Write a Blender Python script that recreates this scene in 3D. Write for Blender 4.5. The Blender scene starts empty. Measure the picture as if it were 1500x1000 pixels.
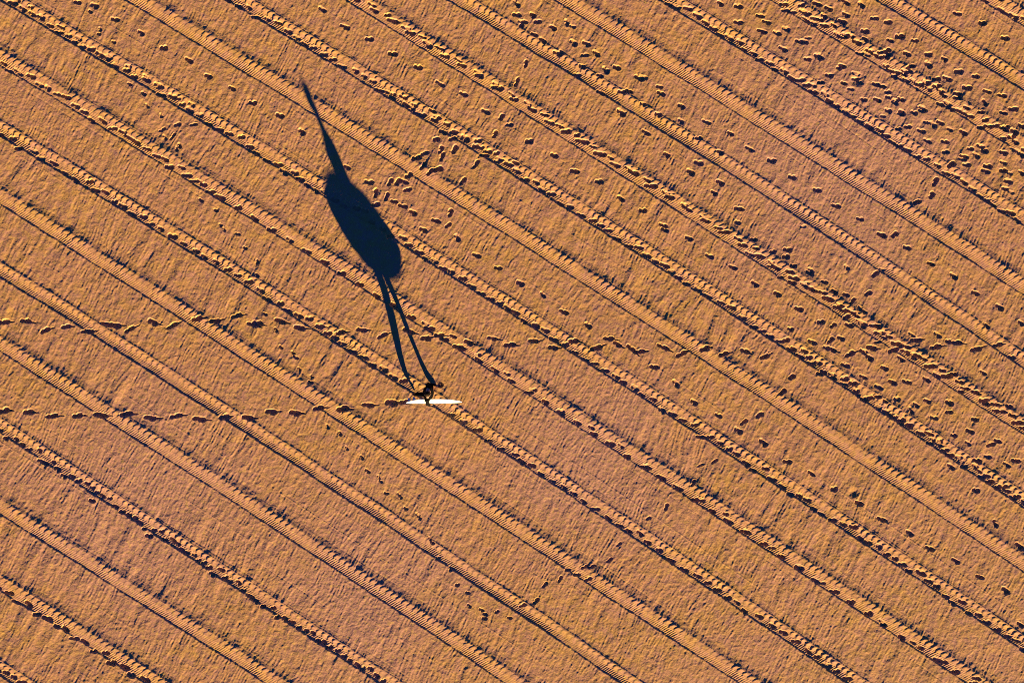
import bpy, bmesh, math, random
import numpy as np
from mathutils import Vector, Matrix

sc = bpy.context.scene
COL = sc.collection
S = 0.0225                      # metres per photograph unit on the sand
SUN_EL, SUN_TAN = 9.0, 0.425    # elevation; sideways lean of the shadow

# ---------------------------------------------------------------- camera
cam_d = bpy.data.cameras.new("camera")
cam = bpy.data.objects.new("camera", cam_d)
COL.objects.link(cam)
cam_d.lens = 24.0
cam_d.sensor_width = 36.0
cam.location = (0, 0, 750 * S / 0.75)
cam_d.clip_end = 20000
cam_d.clip_start = 0.1
sc.camera = cam

# ---------------------------------------------------------------- light
sdir = Vector((SUN_TAN, -1.0, 0)).normalized()           # towards the sun, on the ground
el = math.radians(SUN_EL)
to_sun = Vector((sdir.x * math.cos(el), sdir.y * math.cos(el), math.sin(el)))
sd = bpy.data.lights.new("sun", 'SUN')
sd.energy = 5.0
sd.angle = math.radians(0.5)
sd.color = (1.0, 0.74, 0.34)
sun = bpy.data.objects.new("sun", sd)
COL.objects.link(sun)
sun.rotation_euler = to_sun.to_track_quat('Z', 'Y').to_euler()
sun.location = (10, -30, 20)

world = bpy.data.worlds.new("World")
sc.world = world
world.use_nodes = True
wn = world.node_tree
bg = wn.nodes['Background']
sky = wn.nodes.new('ShaderNodeTexSky')
sky.sky_type = 'NISHITA'
sky.sun_disc = False
sky.sun_elevation = el
sky.sun_rotation = math.atan2(to_sun.x, to_sun.y)
sky.altitude = 1500
sky.air_density = 0.32
sky.dust_density = 0.0
sky.ozone_density = 8.0
wn.links.new(sky.outputs[0], bg.inputs[0])
bg.inputs[1].default_value = 0.055

sc.view_settings.view_transform = 'Standard'
sc.view_settings.look = 'None'
sc.view_settings.exposure = 2.1
sc.view_settings.gamma = 1.0
sc.cycles.use_denoising = False
sc.cycles.filter_width = 1.0
sc.cycles.diffuse_bounces = 1

# ---------------------------------------------------------------- helpers
def tag(o, label=None, cat=None, kind=None):
    if label: o['label'] = label
    if cat: o['category'] = cat
    if kind: o['kind'] = kind

def mat(name, color, rough=0.6, spec=0.4):
    m = bpy.data.materials.new(name)
    m.use_nodes = True
    b = m.node_tree.nodes['Principled BSDF']
    b.inputs['Base Color'].default_value = (*color, 1)
    b.inputs['Roughness'].default_value = rough
    b.inputs['Specular IOR Level'].default_value = spec
    return m

def mottle(m, c1, c2, scale, bump=0.0, bscale=200):
    nt = m.node_tree
    b = nt.nodes['Principled BSDF']
    tc = nt.nodes.new('ShaderNodeTexCoord')
    n = nt.nodes.new('ShaderNodeTexNoise')
    n.inputs['Scale'].default_value = scale
    r = nt.nodes.new('ShaderNodeMix'); r.data_type = 'RGBA'
    r.inputs['A'].default_value = (*c1, 1); r.inputs['B'].default_value = (*c2, 1)
    nt.links.new(tc.outputs['Object'], n.inputs['Vector'])
    nt.links.new(n.outputs['Fac'], r.inputs['Factor'])
    nt.links.new(r.outputs['Result'], b.inputs['Base Color'])
    if bump:
        n2 = nt.nodes.new('ShaderNodeTexNoise'); n2.inputs['Scale'].default_value = bscale
        bp = nt.nodes.new('ShaderNodeBump'); bp.inputs['Strength'].default_value = bump
        bp.inputs['Distance'].default_value = 0.002
        nt.links.new(tc.outputs['Object'], n2.inputs['Vector'])
        nt.links.new(n2.outputs['Fac'], bp.inputs['Height'])
        nt.links.new(bp.outputs['Normal'], b.inputs['Normal'])
    return m

# ================================================================= SAND
STEP = 0.75
GROW = 0.010

def axis(lo, hi, margin):
    a = np.arange(lo - margin, hi + margin + STEP, STEP)
    def out(x0, s):
        r, st, x, d = [], STEP, x0, 0.0
        while d < 120000:
            g = 0.010 if d < 260 else 0.12
            st *= 1 + g
            x += s * st; d += st
            r.append(x)
        return r
    l = out(a[0], -1)[::-1]; h = out(a[-1], 1)
    return np.array(l + list(a) + h, dtype=np.float64)

gx = axis(0, 1500, 25)
gy = axis(0, 1000, 25)
NX, NY = len(gx), len(gy)
sx = np.gradient(gx).astype(np.float32); sy = np.gradient(gy).astype(np.float32)
rng = np.random.default_rng(7)
X = np.broadcast_to(gx.astype(np.float32)[None, :], (NY, NX))
Y = np.broadcast_to(gy.astype(np.float32)[:, None], (NY, NX))
STP = np.maximum(sx[None, :], sy[:, None])

TAB = rng.random((1024, 1024), dtype=np.float32) * 2 - 1
def vnoise(a, b, seed=0):
    a = a + 137.31 * seed; b = b + 91.7 * seed
    ia = np.floor(a); ib = np.floor(b)
    fa = a - ia; fb = b - ib
    ia = ia.astype(np.int64) & 1023; ib = ib.astype(np.int64) & 1023
    ja = (ia + 1) & 1023; jb = (ib + 1) & 1023
    fa = fa * fa * (3 - 2 * fa); fb = fb * fb * (3 - 2 * fb)
    return ((TAB[ia, ib] * (1 - fa) + TAB[ja, ib] * fa) * (1 - fb)
            + (TAB[ia, jb] * (1 - fa) + TAB[ja, jb] * fa) * fb)

def fade(lam):                       # drop detail the coarse outer grid cannot carry
    return np.exp(-(STP / (0.45 * lam)) ** 2) if True else 1

def sstep(e0, e1, x):
    t = np.clip((x - e0) / (e1 - e0), 0, 1)
    return t * t * (3 - 2 * t)

# coordinates along (U) and across (V) the wheel tracks
CU, SU = 0.846, 0.533
U = CU * X + SU * Y
V = -SU * X + CU * Y
w1 = vnoise(U / 60, V / 60, 3) * 5
Z = np.zeros((NY, NX), np.float32)
# broad undulation
Z += 0.006 * vnoise(U / 90, V / 90, 1)
# rolled ripples lying across the direction of travel
Uw = U + w1 - 0.10 * V
patch = 0.65 + 0.5 * vnoise(U / 110, V / 45, 9)
Z += 0.0046 * patch * vnoise(Uw / 5.0, V / 17, 2) * fade(10)
Z += 0.0040 * (1 - 2 * np.abs(vnoise(Uw / 4.6, V / 15, 4))) * fade(5)
Z += 0.0100 * (0.6 + 0.6 * vnoise(U / 200, V / 60, 19)) * vnoise(Uw / 12, V / 45, 5) * fade(20)
Z += 0.0013 * (0.25 + 0.65 * sstep(-0.35, 0.5, vnoise(U / 85, V / 38, 23))) * np.sin((Uw + 3.0 * vnoise(U / 11, V / 9, 24)) * (2 * math.pi / 5.1)) * fade(6)
# crumbs, small pits
Z += 0.0027 * vnoise(X / 1.7 + 0.3 * Y, Y / 1.7 - 0.3 * X, 6) * fade(4)
n7 = vnoise(X / 3.6, Y / 3.6, 7)
Z += 0.0032 * n7 * fade(7)
n8 = vnoise(X / 2.4 + 5, Y / 2.4, 8)
Z += 0.0080 * np.clip(n8 - 0.72, 0, 1) * (vnoise(X / 50, Y / 50, 12) > 0.0) * fade(4)
# thin drag lines left by the machine
for k in range(-70, 110):
    r = random.Random(1000 + k)
    vc = k * 17.0 + r.uniform(-7, 7)
    if r.random() < 0.35: continue
    rows = np.abs(V - (vc + 0)) < 60
    amp = r.uniform(0.0025, 0.0055) * r.choice([1, 1, -1])
    wd = r.uniform(0.6, 1.0)
    # follow the gentle bend of the tracks
    m = np.where(rows)
    if len(m[0]) == 0: continue
    u = U[m]; v = V[m]
    bend = (u - 700) ** 2 * 0.000025 + 2.0 * np.sin(u / 260 + k)
    g = np.exp(-((v - vc - bend) / wd) ** 2) * (0.55 + 0.75 * vnoise(u / 70, v * 0 + k, 10))
    Z[m] += (amp * g).astype(np.float32) * np.exp(-(STP[m] / 2.0) ** 2)
del w1, n7, n8, Uw, patch

# ---------------------------------------------------------------- wheel tracks
# name: knots (x, y of the centre line), style, trample (spacing, side, depth, spread, run)
TR = {
 'N':  ([(1445, -6), (1500, 28)], 'A'),
 'O':  ([(1292, -5), (1500, 122)], 'B'),
 'Q0': ([(1145, 0), (1500, 215)], 'A'),
 'Q2': ([(980, -2), (1125, 88), (1500, 320)], 'B'),
 'Q1': ([(827, -2), (1125, 183), (1355, 330), (1500, 421)], 'A'),
 'R1': ([(675, 0), (750, 48), (1125, 280), (1208, 333), (1500, 529)], 'B'),
 'R2': ([(525, 0), (750, 146), (1125, 382), (1500, 626)], 'A'),
 'S1': ([(375, 15), (750, 246), (1125, 483), (1500, 733)], 'B'),
 'S2': ([(200, 0), (375, 105), (750, 338), (1125, 579), (1500, 826)], 'A'),
 'T1': ([(0, -8), (375, 212), (750, 451), (1125, 695), (1500, 940)], 'B'),
 'T2': ([(0, 88), (375, 309), (750, 554), (1125, 798), (1435, 1000)], 'A'),
 'T3': ([(0, 190), (375, 416), (750, 661), (1125, 911), (1259, 1000)], 'B'),
 'T4': ([(0, 288), (375, 526), (750, 772), (1100, 1000)], 'A'),
 'T5': ([(0, 395), (375, 633), (750, 881), (925, 1000)], 'B2'),
 'T6': ([(0, 504), (375, 746), (750, 996)], 'A'),
 'T7': ([(0, 623), (375, 870), (560, 992)], 'B'),
 'T8': ([(0, 741), (375, 980)], 'A'),
 'T9': ([(0, 853), (230, 1000)], 'A'),
 'T10': ([(0, 978), (100, 1043)], 'B'),
}
for i, st in enumerate('AB' * 4):
    TR['p%d' % i] = ([(0, 1090 + 116 * i), (300, 1284 + 116 * i)], st)
    TR['q%d' % i] = ([(1200, -265 - 105 * i), (1500, -82 - 105 * i)], 'BA'[i % 2])

def curve(knots):
    kx = np.array([k[0] for k in knots], float); ky = np.array([k[1] for k in knots], float)
    p = np.polyfit(kx, ky, 2 if len(kx) > 2 else 1)
    lo, hi = -200, 1700
    def f(x):
        xc = np.clip(x, lo, hi)
        d = np.polyval(np.polyder(p), xc)
        return np.polyval(p, xc) + d * (x - xc)
    return f, p

def cosf(): return 0.846

CURV = {}
for name, (knots, style) in TR.items():
    f, p = curve(knots)
    CURV[name] = f
    sd_ = sum(map(ord, name)) % 97
    yk = f(gx)                                     # centre line per column
    lo = np.searchsorted(gy, yk - 36); hi = np.searchsorted(gy, yk + 34)
    # gather a band of the grid
    inside = (hi > lo) & (gx > -700) & (gx < 2300)
    cols = np.where(inside)[0]
    if len(cols) == 0: continue
    L = int((hi - lo)[cols].max())
    jj = lo[cols][None, :] + np.arange(L)[:, None]
    ok = jj < hi[cols][None, :]
    jj = np.clip(jj, 0, NY - 1)
    cc = np.broadcast_to(cols[None, :], jj.shape)
    jj = jj[ok]; cc = cc[ok]
    x = gx[cc]; y = gy[jj]
    wob = 0.8 * vnoise((x / 45).astype(np.float32), x.astype(np.float32) * 0, sd_)
    w = -(y - yk[cc]) * 0.846 + wob                  # + is the far (upper right) side
    u = (CU * x + SU * y)
    stp = STP[jj, cc]
    fd = np.exp(-(stp / 2.6) ** 2)
    n = vnoise((u / 7).astype(np.float32), (w / 7).astype(np.float32), sd_ + 1)
    nn = vnoise((u / 22).astype(np.float32), (w / 30).astype(np.float32), sd_ + 2)
    A = style[0] == 'A'
    w = w + 0.7 * vnoise((u / 4).astype(np.float32), (w * 0).astype(np.float32), sd_ + 5)
    hw = 9.5
    # flattened pressed bed replaces the loose texture
    bed = sstep(hw + 1.5, hw - 0.5, np.abs(w))
    base = Z[jj, cc]
    z = base * (1 - 0.65 * bed)
    depth = 0.0255 if A else 0.0240
    # bed: steep near edge, rises towards the far edge
    if A:
        prof = np.interp(w, [-13, -10.8, -9.8, -8.6, -2, 3, 9.5, 11, 14.5, 21],
                            [0, 0.08, 0.03, -0.50, -0.08, 0.62, 1.12, 1.06, 0.50, 0])
    else:
        prof = np.interp(w, [-13, -10.8, -9.8, -8.2, -1.0, 1.0, 8.0, 9.5, 10.6, 12, 14.5],
                            [0, 0.10, 0.04, -0.72, -0.68, -0.40, 0.60, 0.62, 0.62, 0.15, 0])
    z = z + depth * prof * (1 + 0.22 * nn)
    # fine ribs
    per = 3.3
    rib_zone = sstep(-9.0, -8.0, w) * (1 - sstep(0.5 if not A else 2.2, 2.6 if not A else 5.0, w + 1.2 * n))
    ph = (u - 0.45 * w + 0.8 * nn) * (2 * math.pi / per)
    rib = np.sin(ph)
    z = z + 0.0046 * rib * rib_zone * (0.72 + 0.55 * nn) * fd
    # lug marks on the far half
    pl = 9.2
    q = (u + (0.35 if A else -0.5) * np.abs(w - 5) * (1 if not A else -1.6)) / pl + 0.10 * n
    fr = q - np.floor(q)
    if A:
        lug = np.where(fr < 0.22, fr / 0.22, (1 - fr) / 0.78)
        lug_zone = sstep(0.8, 3.0, w) * (1 - sstep(9.5, 12.5, w + 1.5 * (fr - 0.5)))
        z = z + 0.0135 * (lug - 0.4) * lug_zone * (0.8 + 0.5 * nn) * fd
        z = z - 0.0045 * (0.6 + 1.2 * nn) * fd * np.exp(-((fr - 0.95) / 0.13) ** 2) * np.exp(-((w - 9.5) / 2.2) ** 2)
    else:
        lug = np.where(fr < 0.25, fr / 0.25, (1 - fr) / 0.75)
        lug_zone = sstep(0.8, 2.2, w) * (1 - sstep(8.0, 9.6, w))
        amp = 0.0230 if style == 'B' else 0.0140
        z = z + amp * (lug - 0.6) * lug_zone * (0.8 + 0.5 * nn) * fd
    # crumbly shoulder beyond the far edge
    sh = np.exp(-((w - 13.5) / 2.6) ** 2)
    z = z + 0.0042 * sh * np.clip(n + 0.15, 0, 1) * fd
    if name in ('T1', 'T7', 'Q2', 'S1'):
        z = z + 0.0032 * np.exp(-((w - 13.2) / 0.8) ** 2) * fd
    Z[jj, cc] = z.astype(np.float32)

# ---------------------------------------------------------------- footprints
def stamp(x, y, ang, L=13.0, W=5.6, depth=0.022, rim=0.005, drag=0.0, seed=0):
    depth *= 1.75; rim *= 0.35; W *= 1.15
    r = random.Random(seed)
    R = L * 1.6
    j0, j1 = np.searchsorted(gy, y - R), np.searchsorted(gy, y + R)
    i0, i1 = np.searchsorted(gx, x - R), np.searchsorted(gx, x + R)
    if j1 - j0 < 4 or i1 - i0 < 4: return
    yy = gy[j0:j1, None]; xx = gx[None, i0:i1]
    c, s = math.cos(ang), math.sin(ang)
    a = (xx - x) * c + (yy - y) * s
    b = -(xx - x) * s + (yy - y) * c
    side = r.choice([-1, 1])
    L *= r.uniform(0.9, 1.2); W *= r.uniform(0.85, 1.15); depth *= r.uniform(1.05, 1.5)
    wob = vnoise((xx / 2.6).astype(np.float32) + 0 * yy.astype(np.float32), (yy / 2.6).astype(np.float32) + 0 * xx.astype(np.float32), seed % 50)
    e1 = np.sqrt(((a - 0.20 * L) / (0.30 * L)) ** 2 + ((b - side * 0.07 * W) / (0.50 * W)) ** 2)
    e2 = np.sqrt(((a + 0.26 * L) / (0.22 * L)) ** 2 + ((b + side * 0.10 * W) / (0.40 * W)) ** 2)
    e3 = np.sqrt((a / (0.36 * L)) ** 2 + ((b + side * 0.12 * W) / (0.33 * W)) ** 2)
    d = np.minimum(np.minimum(e1, e2), e3)
    if drag:
        da = a - 0.55 * L
        e4 = np.sqrt((da / (drag * 0.5 * L)) ** 2 + (b / (0.13 * W)) ** 2)
        d = np.minimum(d, 0.45 + 0.6 * e4)
    d = d + 0.17 * wob
    soft = r.uniform(0.55, 0.8)
    m = sstep(1.12, soft, d)
    h = Z[j0:j1, i0:i1]
    floor = -depth * (0.85 + 0.25 * np.clip(a / L, -0.5, 0.5) + 0.08 * wob)
    out = h * (1 - m) + (h * 0.3 + floor) * m
    ring = np.exp(-((d - 1.32) / 0.24) ** 2)
    out = out + rim * ring * (0.75 + 0.7 * wob)
    # pushed-up clod behind the heel / at one side
    ca, cb = r.uniform(-0.5, 0.4) * L, r.choice([-1, -1, 1]) * W * r.uniform(0.8, 1.1)
    out = out + rim * 1.1 * np.exp(-(((a - ca) / (0.2 * L)) ** 2 + ((b - cb) / (0.35 * W)) ** 2))
    Z[j0:j1, i0:i1] = out.astype(np.float32)

PR = []   # (x, y, angle, L, W, depth, rim, drag)
def crop(cx, cy, pts, k=3.003, ang=0.5, jit=0.25, L=12.5, W=6.0, depth=0.022, rim=0.005, drag=0.0):
    r = random.Random(cx * 7 + cy + len(pts))
    for p in pts:
        a = ang if len(p) < 3 else p[2]
        PR.append((cx + p[0] / k, cy + p[1] / k, a + r.uniform(-jit, jit),
                   L * r.uniform(0.9, 1.1), W * r.uniform(0.88, 1.12), depth * r.uniform(0.85, 1.15), rim, drag))
UP = -0.85        # prints that point up and right
# walker's own trail
kw = dict(ang=0.0, jit=0.10, L=18, W=6.8, depth=0.024, rim=0.006, drag=0.7)
crop(0, 333, [(15,805),(125,810),(228,828),(340,826),(440,824),(555,820),(660,836),(773,828),(875,842),(985,832),(1090,835)], **kw)
crop(375, 333, [(65,810),(170,815),(275,793),(380,797),(492,780),(595,770),(655,766)], **kw)
# older trail further up
kw = dict(ang=0.08, jit=0.28, L=17, W=6.2, depth=0.022, rim=0.006, drag=0.7)
crop(0, 333, [(15,415),(112,410),(198,452,-.05),(290,435),(385,457,-.2),(470,425),(505,430),(570,448,-.25),(672,415),(757,432,-.25),(865,400,-.2),(945,412,-.4),(1040,388),(1110,425)], **kw)
crop(375, 333, [(5,420),(105,410,.3),(190,440,-.1),(282,432),(365,463),(465,450),(555,475,-.15),(670,455),(745,487,-.1),(805,473),(890,523),(935,505),(1040,487,.25),(1115,515)], **kw)
crop(750, 333, [(95,498),(180,528,-.2),(270,498),(370,530,-.2),(425,488,.4),(462,512,.4),(525,530,.6),(560,545,-.2),(665,525,.2),(745,555,-.2),(845,533),(930,556,-.2),(1025,542,.3),(1110,568,-.3)], **kw)
crop(1125, 333, [(280,535),(360,556,-.2),(455,528,.2),(550,540,-.2),(650,495,.1),(735,525,-.1),(830,505),(915,535,-.1),(1010,515)], **kw)
# rows of single prints between the tracks
kw = dict(ang=0.42, jit=0.2, L=13, W=6.0, depth=0.021, rim=0.006)
crop(0, 0, [(340,10),(415,25),(505,85),(620,145),(720,210),(830,265),(915,335),(1020,388),(1110,452)], **kw)
crop(375, 0, [(105,508),(200,580),(400,735),(497,800),(292,42),(390,118),(498,172),(600,237),(712,295),(808,367),(912,413),(1010,490),
              (525,850,-1.3),(575,865,-1.3),(590,800,-1.0),(607,885),(645,905),(690,935),(525,900,-.2),(650,798,.2),(665,835,-.5),(670,770,-.4),
              (735,730,-.8),(765,757,-.7),(800,745,-.5),(705,695,-.3),(740,675,-.5),(792,612,-.6),(812,658,-1),(818,690,-1.2),(865,610,-.3),
              (873,657,-1.1),(967,722,-1),(910,797,-1.2),(855,935,-1),(790,970,.4),(845,990,-.7),(1080,515,-1.2),(1050,590,-.9),(1115,548,.3),(625,800,-1.2)], **kw)
crop(750, 0, [(75,622),(185,683),(275,752),(382,798),(478,872),(575,925),(665,990),(20,15,1.2),(20,65,.3),(90,67),(180,122),(240,100,1.2),(97,153),(42,105,1.5),
              (270,188),(327,192),(370,235),(460,297),(412,308,1),(560,342),(515,400),(655,410),(745,467,.1),(855,535),(960,587),(1045,655),
              (60,280,-1.2),(20,360,-1.2),(200,235),(287,330),(390,408),(480,495),(588,582),(680,680),(820,715),(785,757),(915,802),(888,848),(998,917),
              (915,15),(995,28),(1090,70),(995,97),(1100,138)], **kw)
crop(1125, 0, [(15,705),(105,778),(215,835),(300,905),(405,962),(215,18),(265,38),(340,8),(342,65),(325,97,.1),(467,80,.1),(410,22),(527,97),(425,138),(580,160,.1),
              (537,178),(645,178),(522,222,.1),(610,237),(705,240,.1),(775,260),(630,293,.1),(705,285),(838,315,.1),(740,348,.1),(787,345),(912,335),(875,385),
              (962,402,.1),(835,415,.1),(1030,420),(953,452,.9),(1078,480,.1),(1035,497),(1118,555),(1080,580),(40,145),(140,183),(65,215),(172,260),(222,250),
              (325,290),(268,332),(500,378),(480,440),(585,437),(588,495),(682,478),(757,540),(673,575),(858,582),(778,622),(935,643),(1035,672,.1),
              (1115,680),(862,688,0),(965,730),(1035,750,.1),(1055,797),(1115,760),(735,800,-.9),(720,858,-1),(655,890,-.7),(805,725,-.9),(832,60),(942,102),(1042,167)], **kw)
crop(1125, 333, [(500,32),(557,32,-.8),(610,88),(715,160,.1),(815,213,.8),(912,288),(1018,350),(1112,420),(85,97),(78,128),(183,200),(290,283),(440,290,-.9),
              (472,205,-.8),(370,325,-.6),(355,428),(345,395,-.9),(445,572),(420,545,.3),(512,618),(547,680),(610,678),(697,668),(700,762),(797,770),(797,812,0),
              (630,805,1),(910,843),(888,895),(1010,938),(980,955,-.3),(585,577),(105,657,-.6),(65,722,-.8),(40,292),(135,357),(232,415),(320,487),(285,430,-.6),(275,495,-.5)], **kw)
crop(375, 333, [(735,10),(885,45,.9),(970,122),(1065,178)], **kw)
crop(750, 333, [(672,10),(778,48),(868,125),(970,175),(1068,248),(35,245),(135,295,1),(228,370),(335,430,.8),(625,612),(720,685,.8),(800,768),(908,825,.8),(995,893),
              (1020,855,-.7),(1088,825,-.9),(1105,945)], **kw)
crop(1125, 666, [(85,28),(190,80),(290,150),(400,212),(500,282),(622,343),(712,410),(825,465),(930,535),(1045,595),(805,50),(915,155),(1000,300,1.2),(1090,25),(1105,400),(1110,745)], **kw)
crop(0, 666, [(405,200),(655,355)], **kw)
# fainter set heading up and right across the lower half
kw = dict(ang=UP, jit=0.15, L=11, W=4.4, depth=0.014, rim=0.004)
crop(750, 666, [(470,392,-.6),(428,462),(350,490,-.4),(320,490,-.2),(210,545),(145,570),(105,642),(600,278),(678,227,-1.2),(797,122),(830,45,-.5),(890,28),
              (245,505,-.4),(285,525,0),(335,545,-.3),(45,660,-.3)], **kw)
crop(0, 0, [(712,570,-.4),(760,600),(780,548,-.6),(725,605,.9),(852,548,.1)], **kw)
rr_ = random.Random(77)
for (ax_, ay_, bx2_, by2_) in ((1120, 28, 1500, 262), (1210, 30, 1500, 205), (1240, 128, 1500, 290), (1160, 478, 1500, 700), (1080, 330, 1290, 470), (770, 40, 1080, 235)):
    n_ = int(math.hypot(bx2_ - ax_, by2_ - ay_) / 31)
    for q_ in range(n_):
        t_ = (q_ + rr_.uniform(-0.15, 0.15)) / n_
        PR.append((ax_ + t_ * (bx2_ - ax_), ay_ + t_ * (by2_ - ay_) + rr_.choice([-4, 4]) + rr_.uniform(-2, 2), 0.4 + rr_.uniform(-0.25, 0.2),
                   rr_.uniform(10, 13), rr_.uniform(4.8, 6), rr_.uniform(0.012, 0.020), 0.005, 0))
for band, n_ in (((1150, 20, 1500, 235), 20), ((1130, 60, 1500, 290), 14), ((1240, 450, 1500, 610), 8), ((780, 10, 1110, 215), 6), ((1160, 335, 1500, 540), 8)):
    for q_ in range(n_):
        t_ = rr_.random()
        PR.append((band[0] + t_ * (band[2] - band[0]), band[1] + t_ * (band[3] - band[1]) + rr_.uniform(-30, 30), 0.35 + rr_.uniform(-0.4, 0.4),
                   rr_.uniform(9, 13), rr_.uniform(4, 6), rr_.uniform(0.008, 0.017), 0.005, 0))
# small paw-like marks
kw = dict(ang=0.8, jit=0.4, L=7.5, W=4.0, depth=0.014, rim=0.004)
crop(0, 0, [(397,52),(435,150),(440,128),(500,185),(570,370),(632,412),(648,465),(708,508,1.4),(777,655,1.4),(790,640),(885,880),(950,925),(970,990)], **kw)
crop(0, 333, [(1045,28),(1078,90),(985,8)], **kw)
crop(375, 333, [(40,380),(88,450),(110,525),(163,550),(175,570),(190,622),(240,680),(245,655),(315,875),(370,905),(400,970),(5,210),(5,150)], **kw)
crop(375, 666, [(465,10),(490,70,.4),(540,98),(548,115),(572,168,.6),(628,172),(636,185),(658,235),(712,262),(718,275),(775,385),(800,455,.2),(855,500),
              (885,570,.3),(930,605,.8),(938,662,.6),(992,680),(1008,700,.4),(1060,688,.1),(1005,718,-.1),(1115,715,-.3),(765,368)], **kw)

# rows trodden along the tracks: (track, x0, x1, spacing, jitter, w mean, w spread, L, W, depth)
ROWS = [
 ('T1', -40, 1540, 15.5, 4.0, -3.5, 2.6, 13, 6.2, 0.017),
 ('T1', -40, 300, 26, 6, 3.0, 2.0, 12, 5, 0.012),
 ('T2', -40, 320, 15, 4.0, -2.5, 3.0, 14, 5.2, 0.015),
 ('T2', 320, 1480, 29.5, 2.5, -5.0, 0.9, 13, 6.5, 0.020),
 ('T2', 560, 1480, 47, 10, -1.0, 2.5, 11, 5, 0.012),
 ('T3', -40, 620, 17, 4.5, -3.5, 2.4, 13, 6.2, 0.018),
 ('T3', 650, 1300, 18, 6, -3.5, 2.0, 13, 6.0, 0.018),
 ('S1', 330, 1520, 17, 4.5, -3.5, 2.6, 13, 5.8, 0.017),
 ('S1', 560, 760, 13, 5, 0, 5, 12, 5.5, 0.016),
 ('S1', 1140, 1520, 14, 5, 0, 5, 12, 6, 0.018),
 ('R2', 500, 1520, 30, 2.5, 1.0, 1.0, 17, 6.0, 0.017),
 ('R2', 515, 1520, 30, 3.0, 4.5, 1.0, 13, 4.5, 0.012),
 ('R2', 1100, 1520, 19, 5, -1, 4, 13, 5, 0.016),
 ('Q2', 940, 1520, 14.5, 4, -4.0, 2.2, 13, 5.8, 0.018),
 ('Q0', 1100, 1530, 9.5, 3, 0, 5.0, 13, 5.2, 0.016),
 ('N', 1400, 1530, 11, 3, 0, 5.0, 13, 5.5, 0.017),
 ('T7', -40, 600, 10.5, 3.0, -4.5, 3.0, 9.5, 6.0, 0.019),
 ('T9', -40, 260, 33, 2.0, -4.5, 1.0, 15, 6.5, 0.022),
 ('T9', -30, 260, 33, 2.0, -9.5, 1.0, 14, 5.5, 0.018),
 ('T10', -40, 100, 14, 4.0, -2.5, 4.0, 12, 5.5, 0.018),
]
for ri, (nm, x0, x1, spc, jt, wm, ws, L, W, dp) in enumerate(ROWS):
    r = random.Random(500 + ri)
    f = CURV[nm]
    x = x0 + r.uniform(0, spc)
    while x < x1:
        w = wm + r.gauss(0, ws)
        w = max(-11, min(10, w))
        px = x + 0.53 * w
        py = float(f(np.array([x]))[0]) - 0.846 * w
        if not (596 < px < 640 and 556 < py < 600 and nm == 'T3'):
            PR.append((px, py, 0.42 + r.uniform(-0.32, 0.25), L * r.uniform(0.8, 1.15), W * r.uniform(0.8, 1.15),
                       dp * r.uniform(0.95, 1.5), 0.004, 0))
        x += (spc + r.uniform(-jt, jt)) * 0.846
for i, (x, y, a, L, W, dp, rim, drag) in enumerate(PR):
    stamp(x, y, a, L, W, dp, rim, drag, seed=i + 1)

def dent(x, y, r, d):
    j0, j1 = np.searchsorted(gy, y - 3 * r), np.searchsorted(gy, y + 3 * r)
    i0, i1 = np.searchsorted(gx, x - 3 * r), np.searchsorted(gx, x + 3 * r)
    g = ((gx[None, i0:i1] - x) ** 2 + (gy[j0:j1, None] - y) ** 2) / r ** 2
    Z[j0:j1, i0:i1] += (-d * np.exp(-g) + 0.3 * d * np.exp(-(np.sqrt(g) - 1.8) ** 2 * 3)).astype(np.float32)
dent(1250, 721, 5.0, 0.020)
dent(1256, 118, 6.0, 0.026)
dent(1262, 112, 4.0, 0.010)
for (x, y) in [(650, 566), (646, 574), (638, 556)]:
    dent(x, y, 4.0, 0.008)

# ---------------------------------------------------------------- build the sheet
def build_sand():
    co = np.empty((NY, NX, 3), np.float32)
    co[..., 0] = ((gx - 750) * S)[None, :]
    co[..., 1] = ((500 - gy) * S)[:, None]
    co[..., 2] = Z
    nv = NX * NY
    me = bpy.data.meshes.new("sand")
    me.vertices.add(nv)
    me.vertices.foreach_set("co", co.reshape(-1))
    nf = (NX - 1) * (NY - 1)
    idx = np.arange(nv, dtype=np.int32).reshape(NY, NX)
    quads = np.empty((NY - 1, NX - 1, 4), np.int32)
    quads[..., 0] = idx[1:, :-1]; quads[..., 1] = idx[1:, 1:]
    quads[..., 2] = idx[:-1, 1:]; quads[..., 3] = idx[:-1, :-1]
    me.loops.add(nf * 4)
    me.loops.foreach_set("vertex_index", quads.reshape(-1))
    me.polygons.add(nf)
    me.polygons.foreach_set("loop_start", np.arange(0, nf * 4, 4, dtype=np.int32))
    me.update(calc_edges=True)
    me.shade_smooth()
    o = bpy.data.objects.new("sand", me)
    COL.objects.link(o)
    return o

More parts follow.
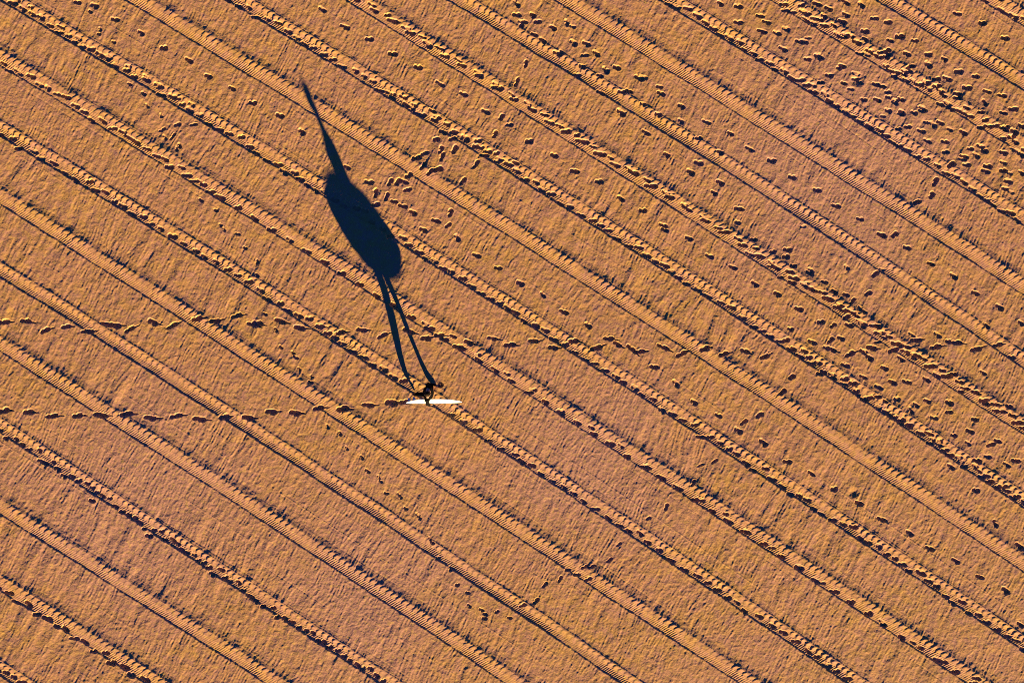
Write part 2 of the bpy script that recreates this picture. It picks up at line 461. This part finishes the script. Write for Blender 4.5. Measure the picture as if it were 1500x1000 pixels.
sand_m = bpy.data.materials.new("sand")
sand_m.use_nodes = True
nt = sand_m.node_tree
b = nt.nodes['Principled BSDF']
b.inputs['Roughness'].default_value = 0.9
b.inputs['Specular IOR Level'].default_value = 0.15
tc = nt.nodes.new('ShaderNodeTexCoord')
def noise(scale, detail=3, rough=0.55, vec=None):
    n = nt.nodes.new('ShaderNodeTexNoise')
    n.inputs['Scale'].default_value = scale
    n.inputs['Detail'].default_value = detail
    n.inputs['Roughness'].default_value = rough
    nt.links.new(vec or tc.outputs['Object'], n.inputs['Vector'])
    return n.outputs['Fac']
def ramp(fac, p0, p1):
    m = nt.nodes.new('ShaderNodeMapRange')
    m.inputs['From Min'].default_value = p0; m.inputs['From Max'].default_value = p1
    nt.links.new(fac, m.inputs['Value'])
    return m.outputs['Result']
def mix(fac, a, c):
    m = nt.nodes.new('ShaderNodeMix'); m.data_type = 'RGBA'
    nt.links.new(fac, m.inputs['Factor'])
    for key, v in (('A', a), ('B', c)):
        if isinstance(v, tuple): m.inputs[key].default_value = (*v, 1)
        else: nt.links.new(v, m.inputs[key])
    return m.outputs['Result']
mp = nt.nodes.new('ShaderNodeMapping')
mp.inputs['Rotation'].default_value = (0, 0, math.radians(32.2))
mp.inputs['Scale'].default_value = (1, 1.9, 1)
nt.links.new(tc.outputs['Object'], mp.inputs['Vector'])
c0 = mix(ramp(noise(0.32, 4, 0.6, mp.outputs['Vector']), 0.38, 0.62), (0.51, 0.278, 0.080), (0.49, 0.248, 0.125))
def blob(x, y, r):
    d = nt.nodes.new('ShaderNodeVectorMath'); d.operation = 'DISTANCE'
    ad = nt.nodes.new('ShaderNodeVectorMath'); ad.operation = 'ADD'
    nn_ = nt.nodes.new('ShaderNodeTexNoise'); nn_.inputs['Scale'].default_value = 0.35; nn_.inputs['Detail'].default_value = 5
    sc_ = nt.nodes.new('ShaderNodeVectorMath'); sc_.operation = 'SCALE'; sc_.inputs['Scale'].default_value = 7.0
    nt.links.new(mp.outputs['Vector'], nn_.inputs['Vector'])
    nt.links.new(nn_.outputs['Color'], sc_.inputs[0])
    nt.links.new(tc.outputs['Object'], ad.inputs[0]); nt.links.new(sc_.outputs['Vector'], ad.inputs[1])
    nt.links.new(ad.outputs['Vector'], d.inputs[0]); d.inputs[1].default_value = (x + 3.5, y + 3.5, 3.5)
    return ramp(d.outputs['Value'], r, r * 0.3)
for bx_, by_, br_ in ((-12.5, -5.5, 5.5), (10.5, 6.2, 5.5), (-5, -8, 4.5), (2.5, -4.0, 4.0)):
    c0 = mix(blob(bx_, by_, br_), c0, (0.47, 0.250, 0.190))
c1 = mix(ramp(noise(3.0, 4, 0.6), 0.40, 0.70), c0, (0.43, 0.215, 0.180))
c2 = mix(ramp(noise(9.0, 3, 0.6), 0.50, 0.75), c1, (0.54, 0.355, 0.09))
c3 = mix(ramp(noise(60.0, 2, 0.6), 0.25, 0.85), (0.36, 0.19, 0.11), c2)
mm = nt.nodes.new('ShaderNodeMix'); mm.data_type = 'RGBA'; mm.inputs['Factor'].default_value = 0.45
nt.links.new(c2, mm.inputs['A']); nt.links.new(c3, mm.inputs['B'])
nt.links.new(mm.outputs['Result'], b.inputs['Base Color'])
bp = nt.nodes.new('ShaderNodeBump')
bp.inputs['Strength'].default_value = 1.0
bp.inputs['Distance'].default_value = 0.005
nt.links.new(noise(26, 4, 0.65), bp.inputs['Height'])
nt.links.new(bp.outputs['Normal'], b.inputs['Normal'])

sand = build_sand()
sand.data.materials.append(sand_m)
tag(sand, "orange groomed beach sand with diagonal wheel tracks and footprints", "sand", "structure")
print("sand verts", NX, NY, NX * NY)
del U, V

# ================================================================= PERSON
PX, PY = (633 - 750) * S, (500 - 571) * S
skin_m = mottle(mat("skin", (0.42, 0.22, 0.14), 0.5), (0.42, 0.22, 0.14), (0.36, 0.17, 0.10), 14)
suit_m = mottle(mat("wetsuit_neoprene", (0.012, 0.012, 0.014), 0.9, 0.03), (0.003, 0.003, 0.0035), (0.006, 0.006, 0.007), 30, 0.3, 90)
hair_m = mottle(mat("dark_hair", (0.02, 0.012, 0.008), 0.8, 0.1), (0.025, 0.014, 0.008), (0.010, 0.006, 0.004), 60, 0.5, 120)

def skin_mesh(name, material, verts, edges, radii, parent, root=0, sub=2, loc=None):
    me = bpy.data.meshes.new(name)
    me.from_pydata([Vector(v) for v in verts], edges, [])
    o = bpy.data.objects.new(name, me)
    COL.objects.link(o)
    mod = o.modifiers.new("Skin", 'SKIN')
    mod.use_smooth_shade = True
    sv = me.skin_vertices[0].data if me.skin_vertices else None
    if sv is None:
        bm = bmesh.new(); bm.from_mesh(me); bm.verts.layers.skin.verify(); bm.to_mesh(me); bm.free()
        sv = me.skin_vertices[0].data
    roots = root if isinstance(root, (list, tuple)) else [root]
    for i, rr in enumerate(radii):
        sv[i].radius = (rr, rr) if not isinstance(rr, tuple) else rr
        sv[i].use_root = i in roots
    ss = o.modifiers.new("Subdivision", 'SUBSURF')
    ss.levels = sub; ss.render_levels = sub
    me.materials.append(material)
    dg = bpy.context.evaluated_depsgraph_get()
    me2 = bpy.data.meshes.new_from_object(o.evaluated_get(dg))
    o.modifiers.clear(); o.data = me2
    me2.name = name
    if not me2.materials: me2.materials.append(material)
    for p in me2.polygons: p.use_smooth = True
    if parent: o.parent = parent
    return o

person = bpy.data.objects.new("person", None)
COL.objects.link(person)
person.location = (PX, PY, -0.01)
tag(person, "person in a black wetsuit walking right, mid-stride, with a board under one arm", "person")

# joints: x forward, y to the person's left, z up
J = dict(
 pel=(0.0, 0.0, 0.95), waist=(0.01, 0, 1.08), chest=(0.03, 0, 1.27), uch=(0.035, 0, 1.39), neck=(0.045, 0, 1.49), head=(0.07, 0, 1.61), top=(0.06, 0, 1.725),
 hipL=(0.0, 0.09, 0.90), kneeL=(0.035, 0.12, 0.50), ankL=(-0.045, 0.15, 0.09), heelL=(-0.075, 0.15, 0.045), balL=(0.09, 0.16, 0.035), toeL=(0.15, 0.165, 0.03),
 hipR=(0.0, -0.09, 0.90), kneeR=(-0.18, -0.11, 0.52), ankR=(-0.60, -0.13, 0.17), balR=(-0.55, -0.135, 0.045), toeR=(-0.50, -0.135, 0.035), heelR=(-0.645, -0.13, 0.155),
 shL=(0.03, 0.18, 1.40), elL=(-0.01, 0.27, 1.13), wrL=(0.23, 0.22, 1.03), haL=(0.30, 0.20, 1.01),
 shR=(0.03, -0.18, 1.41), elR=(-0.02, -0.36, 1.17), wrR=(0.03, -0.43, 0.91), haR=(0.045, -0.415, 0.835),
)
def sub_chain(keys, radii, names=None): return keys, radii
bodyV, bodyR, bodyE, ids = [], [], [], {}
def addv(k, r):
    ids[k] = len(bodyV); bodyV.append(J[k] if isinstance(k, str) and k in J else k); bodyR.append(r); return ids[k]
def lerp(a, b, t): return tuple(a[i] * (1 - t) + b[i] * t for i in range(3))
def link(a, b): bodyE.append((ids[a], ids[b]))
for k, r in [('pel', (0.165, 0.185)), ('waist', (0.155, 0.17)), ('chest', (0.175, 0.20)), ('uch', (0.145, 0.17)), ('neck', 0.052), ('head', (0.085, 0.072)), ('top', (0.075, 0.066)),
             ('hipL', 0.098), ('kneeL', 0.068), ('ankL', 0.047), ('heelL', 0.034), ('balL', (0.026, 0.04)), ('toeL', (0.016, 0.034)),
             ('hipR', 0.115), ('kneeR', 0.088), ('ankR', 0.052), ('heelR', 0.034), ('balR', (0.026, 0.04)), ('toeR', (0.016, 0.034)),
             ('shL', 0.068), ('elL', 0.050), ('wrL', 0.032), ('haL', (0.018, 0.036)),
             ('shR', 0.068), ('elR', 0.050), ('wrR', 0.032), ('haR', (0.018, 0.036))]:
    addv(k, r)
J['thL'] = lerp(J['hipL'], J['kneeL'], 0.45); addv('thL', 0.090)
J['caL'] = lerp(J['kneeL'], J['ankL'], 0.3); J['caL'] = (J['caL'][0] - 0.02, J['caL'][1], J['caL'][2]); addv('caL', 0.068)
J['thR'] = lerp(J['hipR'], J['kneeR'], 0.45); addv('thR', 0.112)
J['caR'] = lerp(J['kneeR'], J['ankR'], 0.3); addv('caR', 0.080)
for a, b_ in [('pel', 'waist'), ('waist', 'chest'), ('chest', 'uch'), ('uch', 'neck'), ('neck', 'head'), ('head', 'top'),
              ('pel', 'hipL'), ('hipL', 'thL'), ('thL', 'kneeL'), ('kneeL', 'caL'), ('caL', 'ankL'), ('ankL', 'heelL'), ('ankL', 'balL'), ('balL', 'toeL'),
              ('pel', 'hipR'), ('hipR', 'thR'), ('thR', 'kneeR'), ('kneeR', 'caR'), ('caR', 'ankR'), ('ankR', 'heelR'), ('ankR', 'balR'), ('balR', 'toeR'),
              ('uch', 'shL'), ('shL', 'elL'), ('elL', 'wrL'), ('wrL', 'haL'), ('uch', 'shR'), ('shR', 'elR'), ('elR', 'wrR'), ('wrR', 'haR')]:
    link(a, b_)
roots = [0]
def finger(base, pts, r0):
    prev = None
    for i, p in enumerate([base] + pts):
        bodyV.append(p); bodyR.append(r0 * (1 - 0.12 * i))
        cur = len(bodyV) - 1
        if prev is None: roots.append(cur)
        else: bodyE.append((prev, cur))
        prev = cur
# left hand closes on the coiled cord
for k, dy in enumerate((-0.030, -0.010, 0.010, 0.029)):
    ln = (0.85, 1.0, 0.96, 0.78)[k]
    hx, hy, hz = J['haL']
    finger((hx + 0.005, hy + dy, hz), [(hx + 0.045 * ln, hy + dy, hz - 0.008), (hx + 0.062 * ln, hy + dy, hz - 0.034), (hx + 0.040 * ln, hy + dy, hz - 0.054)], 0.009)
hx, hy, hz = J['haL']
finger((hx - 0.02, hy - 0.03, hz - 0.005), [(hx + 0.005, hy - 0.052, hz - 0.022), (hx + 0.03, hy - 0.040, hz - 0.042)], 0.010)
# right hand hooks under the lower rail of the board
hx, hy, hz = J['haR']
for k, dx in enumerate((-0.030, -0.010, 0.010, 0.029)):
    ln = (0.85, 1.0, 0.96, 0.78)[k]
    finger((hx + dx, hy, hz + 0.01), [(hx + dx, hy + 0.004, hz - 0.05 * ln), (hx + dx, hy + 0.035, hz - 0.078 * ln), (hx + dx, hy + 0.062, hz - 0.07 * ln)], 0.009)
finger((hx + 0.02, hy, hz + 0.03), [(hx + 0.052, hy + 0.0, hz + 0.005), (hx + 0.066, hy + 0.003, hz - 0.025)], 0.010)
body = skin_mesh("body", skin_m, bodyV, bodyE, bodyR, person, roots, 2)

# face: nose, eyes, ears, mouth sit on the head surface
def ell(name, c, r, material, parent, rot=(0, 0, 0)):
    bm = bmesh.new()
    bmesh.ops.create_uvsphere(bm, u_segments=24, v_segments=14, radius=1)
    bmesh.ops.scale(bm, vec=r, verts=bm.verts)
    bmesh.ops.rotate(bm, verts=bm.verts, cent=(0, 0, 0), matrix=Matrix.Rotation(rot[1], 3, 'Y'))
    bmesh.ops.translate(bm, vec=c, verts=bm.verts)
    me = bpy.data.meshes.new(name); bm.to_mesh(me); bm.free()
    for p in me.polygons: p.use_smooth = True
    me.materials.append(material)
    o = bpy.data.objects.new(name, me); COL.objects.link(o)
    if parent: o.parent = parent
    return o
eye_m = mat("eye", (0.03, 0.02, 0.015), 0.2)
lip_m = mat("lips", (0.35, 0.12, 0.10), 0.5)
for s in (-1, 1):
    ell("eye", (0.138, 0.029 * s, 1.635), (0.010, 0.014, 0.009), eye_m, body)
    ell("ear", (0.065, 0.076 * s, 1.61), (0.020, 0.010, 0.032), skin_m, body)
ell("nose", (0.138, 0, 1.61), (0.017, 0.010, 0.023), skin_m, body, (0, -0.25, 0))
ell("mouth", (0.138, 0, 1.572), (0.008, 0.024, 0.007), lip_m, body)

# hair: a cap over the crown with an uneven lower edge
def hair():
    bm = bmesh.new()
    bmesh.ops.create_uvsphere(bm, u_segments=48, v_segments=32, radius=1)
    r = random.Random(3)
    kill = []
    for v in bm.verts:
        x, y, z = v.co
        n = 1 + 0.05 * math.sin(9 * math.atan2(y, x) + 4 * z) + r.uniform(-0.03, 0.03)
        if z < (0.25 if x > 0.45 else -0.75 + 0.9 * max(0, x)): kill.append(v)
        v.co = Vector((x * 0.108 * n + 0.052, y * 0.090 * n, z * 0.112 * n + 1.665))
    bmesh.ops.delete(bm, geom=kill, context='VERTS')
    me = bpy.data.meshes.new("hair"); bm.to_mesh(me); bm.free()
    for p in me.polygons: p.use_smooth = True
    me.materials.append(hair_m)
    o = bpy.data.objects.new("hair", me); COL.objects.link(o); o.parent = person
    sol = o.modifiers.new("Solidify", 'SOLIDIFY'); sol.thickness = 0.02
    return o
hair()

# wetsuit: a shell a few millimetres outside the torso, arms and legs
def suit():
    bm = bmesh.new(); bm.from_mesh(body.data)
    bm.normal_update()
    def cover(p):
        if p.z > J['neck'][2] - 0.02: return False
        for s_ in 'LR':
            for a, b_, lim in (('wr', 'el', 0.0), ('ank', 'ca', 0.02)):
                A, B = Vector(J[a + s_]), Vector(J[b_ + s_])
                d = (B - A).normalized()
                if (p - A).length < (0.145 if a == 'wr' else 0.24) and (p - A).dot(d) < lim: return False
        return True
    kill = [v for v in bm.verts if not cover(v.co)]
    for v in bm.verts: v.co = v.co + v.normal * 0.006
    bmesh.ops.delete(bm, geom=kill, context='VERTS')
    me = bpy.data.meshes.new("wetsuit"); bm.to_mesh(me); bm.free()
    me.materials.clear(); me.materials.append(suit_m)
    for p in me.polygons: p.use_smooth = True
    o = bpy.data.objects.new("wetsuit", me); COL.objects.link(o); o.parent = person
suit()

# ================================================================= SURFBOARD
board_m = mottle(mat("white_board", (0.80, 0.78, 0.70), 0.35, 0.4), (0.80, 0.78, 0.70), (0.72, 0.68, 0.58), 3)
fin_m = mottle(mat("fin_plastic", (0.75, 0.75, 0.74), 0.3), (0.8, 0.8, 0.78), (0.7, 0.7, 0.68), 5)
cord_m = mottle(mat("leash_cord", (0.05, 0.02, 0.04), 0.4), (0.05, 0.02, 0.045), (0.03, 0.012, 0.03), 20)
LEN, WID, THK = 1.76, 0.58, 0.058
board = bpy.data.objects.new("surfboard", None)
COL.objects.link(board)
tag(board, "white pointed surfboard carried on its rail under the walker's right arm", "surfboard")

def half_width(t):          # t: 0 tail .. 1 nose
    a = max(0.0, 1 - (abs(t - 0.46) / (0.54 if t > 0.46 else 0.46)) ** (2.1 if t > 0.46 else 2.6))
    return WID / 2 * max(a ** 0.66, 0.0)
def rocker(t): return 0.035 * max(0, t - 0.55) ** 2 / 0.2 + 0.04 * max(0, 0.3 - t) ** 2 / 0.09
def board_mesh():
    bm = bmesh.new(); n, m = 60, 20; rings = []
    for i in range(n + 1):
        t = 0.003 + 0.994 * i / n
        hwid = max(half_width(t), 0.012); th = THK * (0.35 + 0.65 * (4 * t * (1 - t)) ** 0.6) / 2
        ring = []
        for k in range(m):
            a = 2 * math.pi * k / m
            ca, sa = math.cos(a), math.sin(a)
            ring.append(bm.verts.new(((t - 0.5) * LEN, math.copysign(abs(ca) ** 0.8, ca) * hwid, math.copysign(abs(sa) ** 0.75, sa) * th + rocker(t))))
        rings.append(ring)
    for i in range(n):
        for k in range(m):
            bm.faces.new((rings[i][k], rings[i][(k + 1) % m], rings[i + 1][(k + 1) % m], rings[i + 1][k]))
    bm.faces.new(rings[0][::-1]); bm.faces.new(rings[-1])
    bmesh.ops.recalc_face_normals(bm, faces=bm.faces)
    me = bpy.data.meshes.new("hull"); bm.to_mesh(me); bm.free()
    for p in me.polygons: p.use_smooth = True
    me.materials.append(board_m)
    o = bpy.data.objects.new("hull", me); COL.objects.link(o); o.parent = board
    return o
hull = board_mesh()
# stringer line along the deck, deck pad
def strip(name, x0, x1, w, z, material, parent):
    bm = bmesh.new(); top = []; n = 30
    for i in range(n + 1):
        x = x0 + (x1 - x0) * i / n; t = x / LEN + 0.5
        zz = THK * (0.35 + 0.65 * (4 * t * (1 - t)) ** 0.6) / 2 + rocker(t)
        top.append([bm.verts.new((x, s * w, zz + dz)) for s, dz in ((-1, -0.004), (-1, z), (1, z), (1, -0.004))])
    for i in range(n):
        for k in range(4):
            bm.faces.new((top[i][k], top[i][(k + 1) % 4], top[i + 1][(k + 1) % 4], top[i + 1][k]))
    bm.faces.new(top[0][::-1]); bm.faces.new(top[-1])
    bmesh.ops.recalc_face_normals(bm, faces=bm.faces)
    me = bpy.data.meshes.new(name); bm.to_mesh(me); bm.free(); me.materials.append(material)
    o = bpy.data.objects.new(name, me); COL.objects.link(o); o.parent = parent
    return o
strip("stringer", -0.80, 0.80, 0.003, 0.0015, mat("stringer_wood", (0.45, 0.30, 0.16)), hull)
def fin(x, y, cant):
    bm = bmesh.new()
    out = [(0, 0), (0.11, 0), (0.085, 0.045), (0.045, 0.085), (-0.005, 0.115), (0.0, 0.07), (0.008, 0.035)]
    lo = [bm.verts.new((x + a, y - 0.004, -THK * 0.3 - h)) for a, h in out]
    hi = [bm.verts.new((x + a, y + 0.004, -THK * 0.3 - h)) for a, h in out]
    bm.faces.new(lo); bm.faces.new(hi[::-1])
    for i in range(len(out)):
        bm.faces.new((lo[i], hi[i], hi[(i + 1) % len(out)], lo[(i + 1) % len(out)]))
    bmesh.ops.recalc_face_normals(bm, faces=bm.faces)
    me = bpy.data.meshes.new("fin"); bm.to_mesh(me); bm.free(); me.materials.append(fin_m)
    o = bpy.data.objects.new("fin", me); COL.objects.link(o); o.parent = board
fin(-0.82, 0, 0); fin(-0.66, 0.12, 0.1); fin(-0.66, -0.12, -0.1)

# deck faces the body; bottom faces out and up towards the sun.  local x = nose, y = across, z = deck
nose = Vector((math.cos(math.radians(-8)), 0.0, math.sin(math.radians(-8))))
up_rail = Vector((0, 0.15, 0.46)).normalized()
up_rail = (up_rail - nose * up_rail.dot(nose)).normalized()
nrm = -up_rail.cross(nose).normalized()          # faces away from the body (down the picture)
# deck (local +z) must face the body: +y side
zax = nrm; yax = zax.cross(nose).normalized()
M = Matrix((nose, yax, zax)).transposed().to_4x4()
M.translation = Vector((PX + 0.175, PY - 0.285, 0.975))
board.matrix_world = M

# leash: from the tail plug round to a coil in the left hand
def tube(name, pts, r, material, parent):
    cu = bpy.data.curves.new(name, 'CURVE'); cu.dimensions = '3D'
    sp = cu.splines.new('NURBS'); sp.points.add(len(pts) - 1)
    for i, p in enumerate(pts): sp.points[i].co = (*p, 1)
    sp.use_endpoint_u = True; sp.order_u = 4; sp.resolution_u = 6
    cu.bevel_depth = r; cu.bevel_resolution = 3; cu.use_fill_caps = True
    o = bpy.data.objects.new(name, cu); COL.objects.link(o)
    dg = bpy.context.evaluated_depsgraph_get()
    me = bpy.data.meshes.new_from_object(o.evaluated_get(dg))
    bpy.data.objects.remove(o)
    o = bpy.data.objects.new(name, me); COL.objects.link(o)
    me.materials.clear(); me.materials.append(material)
    for p in me.polygons: p.use_smooth = True
    o.parent = parent
    return o
Mi = M.inverted()
def wl(x, y, z): return tuple(Mi @ Vector((PX + x, PY + y, z)))
pts = [wl(-0.60, -0.20, 1.05), wl(-0.50, -0.08, 1.00), wl(-0.30, 0.05, 0.70), wl(0.10, 0.22, 0.62), wl(0.28, 0.22, 0.80), wl(0.335, 0.20, 0.965)]
for k in range(6 * 14 + 1):
    a = 2 * math.pi * k / 14
    rr = (0.13, 0.16, 0.145, 0.155, 0.15, 0.14, 0.14)[k // 14]
    c_, s_ = (1 - math.cos(a)) * rr, math.sin(a) * rr
    yy_ = 0.20 + 0.55 * s_ + 0.006 * (k / 14)
    pts.append(wl(0.345 + 0.030 * math.sin(k * 0.37) + 0.22 * c_ - 0.9 * s_ * s_, yy_, 1.0 - c_ + 0.02 * math.sin(k * 0.53)))
tube("leash", pts, 0.012, cord_m, board)
